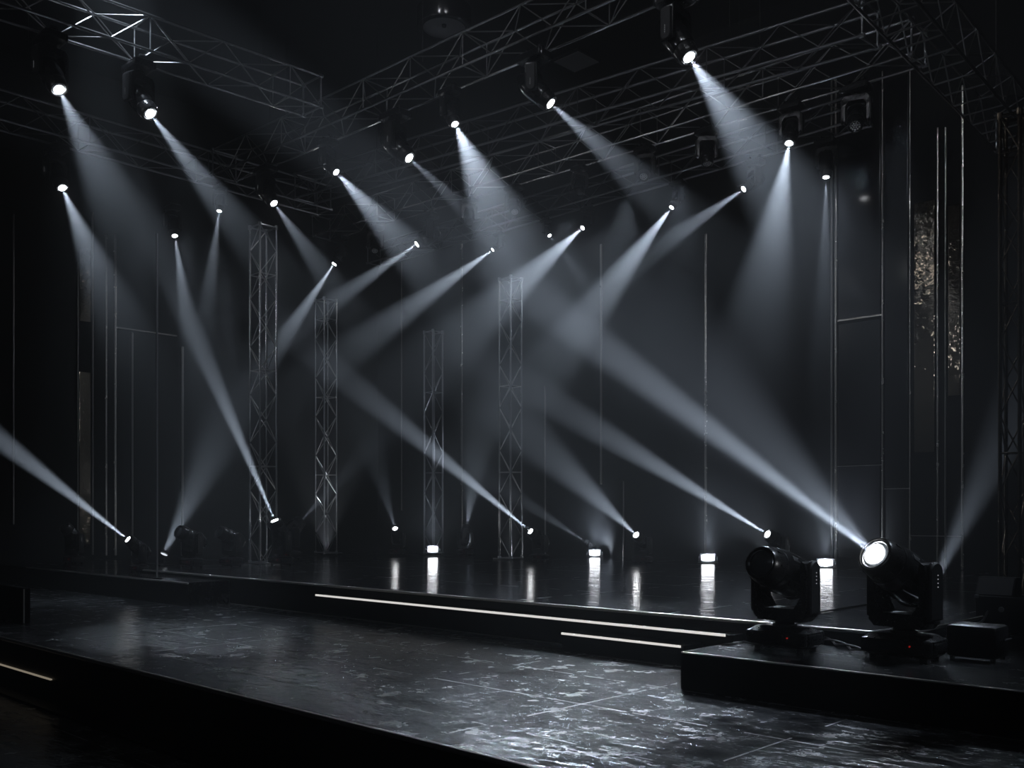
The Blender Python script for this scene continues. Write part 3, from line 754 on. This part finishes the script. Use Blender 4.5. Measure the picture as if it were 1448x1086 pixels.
# ------------------------------------------------------------------ added spots without fixtures, brightening trusses, towers, stage edges, decks and standing heads
def added_spot(loc, target, e, ang, radius=.15, blend=.6, col=(0.85, 0.9, 1.0)):
    l = bpy.data.lights.new('added_spot', 'SPOT'); l.energy = e; l.spot_size = math.radians(ang); l.spot_blend = blend; l.shadow_soft_size = radius; l.color = col
    o = bpy.data.objects.new('added_spot', l); C.objects.link(o); o.location = loc
    o.rotation_euler = (Vector(target) - Vector(loc)).to_track_quat('-Z', 'Y').to_euler()
    return o
COOL = (0.72, 0.84, 1.0)
# added unseen spots from rear and left, laying sheen on lower deck and front platform
for px, tx, ty, e, ang in ((718, 718, 985, 620, 10), (800, 800, 955, 700, 13), (885, 885, 950, 1000, 13), (960, 965, 950, 950, 12), (640, 640, 1045, 220, 7), (470, 480, 1010, 350, 9), (1085, 1082, 1030, 260, 9), (1155, 1155, 1040, 260, 9), (1255, 1258, 1045, 260, 9)):
    added_spot(at_Y(px, 728, 12.2) + Vector((0, 0, 5.0)), at_z(tx, ty, Z_LOW), e, ang, .12, col=COOL)
for px, tx, ty, e, ang in ((196, 195, 895, 600, 9), (262, 260, 890, 800, 12), (303, 303, 895, 600, 9), (384, 382, 930, 520, 8)):
    added_spot(at_X(px, 728, -15.6) + Vector((0, 0, 5.0)), at_z(tx, ty, Z_LOW), e, ang, .12, col=COOL)
for px, ty, e in ((1110, 905, 300), (1185, 915, 480), (1275, 925, 380)):
    added_spot(at_Y(px, 728, 12.2) + Vector((0, 0, 5.0)), at_z(px, ty, Z_FRONT), e, 8, .12, col=COOL)
added_spot((-9.5, 12.5, 6.2), (-9.0, 6.0, Z_STAGE), 420, 34, .12, col=COOL)      # added to bring out the front edge of the stage
added_spot((-5.5, 12.6, 6.2), (-5.5, 6.0, Z_STAGE), 260, 30, .12, col=COOL)
for px, ty, e in ((330, 816, 300), (450, 825, 300), (590, 838, 300), (740, 840, 130), (860, 850, 170), (950, 850, 200), (1060, 855, 200), (1190, 870, 160)):  # further added spots for highlights on stage edge and stage floor
    added_spot(at_d(px, 728, 17.0) + Vector((0, 0, 5.0)), at_z(px, ty, Z_STAGE), e, 9, .12, col=COOL)
# small lamps added without fixtures to brighten the two free-standing towers from their feet
for px, py, e in ((461, 783, 260), (722, 791, 60)):
    p = at_z(px, py, Z_STAGE); added_spot(p + (CAM - p).normalized()*Vector((1.2, 1.2, 0)) + Vector((0, 0, .12)), p + Vector((0, 0, 1.7)), e, 50, .03)
added_spot(at_d(320, 728, 18) + Vector((0, 0, 4.6)), at_d(325, 765, 14), 700, 14, .12, col=COOL)        # added back light giving rims to the standing heads at the left
added_spot((-10.5, 4.5, 9.0), (-12.0, 6.0, .8), 900, 30, .1, col=COOL)         # added from above to brighten heads, stage and deck at the left
added_spot((0.6, 9.6, 8.6), (-2.6, 5.5, .7), 1500, 13, .1, col=COOL)            # back light on the front platform
added_spot((-7.0, 3.5, 9.0), (-7.0, 9.5, 6.8), 80, 95, .15)                   # unseen lights added above to bring out the truss chords
added_spot((-3.0, 4.0, 8.9), (-7.5, 11.0, 6.9), 80, 62, .1)
added_spot((-2.2, 5.5, 9.0), (-3.7, 10.5, 6.2), 75, 70, .15)
added_spot((2.0, -2.0, 6.0), (-7, 8.5, 4.0), 100, 70, .2)                      # unseen wash added from the hall side to brighten metal
added_spot((-9.0, -3.0, 6.5), (-9, 9, 6.8), 70, 60, .2)

# ------------------------------------------------------------------ haze and world
w = bpy.data.worlds.new('haze_world'); bpy.context.scene.world = w; w.use_nodes = True
nt = w.node_tree; bg = nt.nodes['Background']; bg.inputs[0].default_value = (0.35, 0.42, 0.55, 1); bg.inputs[1].default_value = 0.0
HAZE = 0.013
vs = nt.nodes.new('ShaderNodeVolumeScatter'); vs.inputs['Anisotropy'].default_value = 0.15; vs.inputs['Density'].default_value = HAZE
vs.inputs['Color'].default_value = (0.92, 0.95, 1.0, 1)
nt.links.new(vs.outputs[0], nt.nodes['World Output'].inputs['Volume'])

# ------------------------------------------------------------------ camera and colour
cd = bpy.data.cameras.new('camera'); cam = bpy.data.objects.new('camera', cd); C.objects.link(cam)
cam.location = CAM; cam.rotation_euler = (PI/2, 0, math.atan2(-FW.x, FW.y))
cd.sensor_width = 36; cd.sensor_fit = 'HORIZONTAL'; cd.lens = 36*F/1448; cd.shift_y = (HY - 543)/1448.0; cd.clip_end = 200
sc = bpy.context.scene; sc.camera = cam
sc.view_settings.view_transform = 'Standard'; sc.view_settings.look = 'None'; sc.view_settings.gamma = 1.0; sc.view_settings.use_curve_mapping = False
sc.view_settings.exposure = 0.0
cy = sc.cycles
cy.max_bounces = 4; cy.diffuse_bounces = 1; cy.glossy_bounces = 3; cy.transmission_bounces = 2; cy.volume_bounces = 0
cy.sample_clamp_indirect = 12.0; cy.caustics_reflective = False; cy.caustics_refractive = False
cy.use_light_tree = True; cy.use_denoising = True
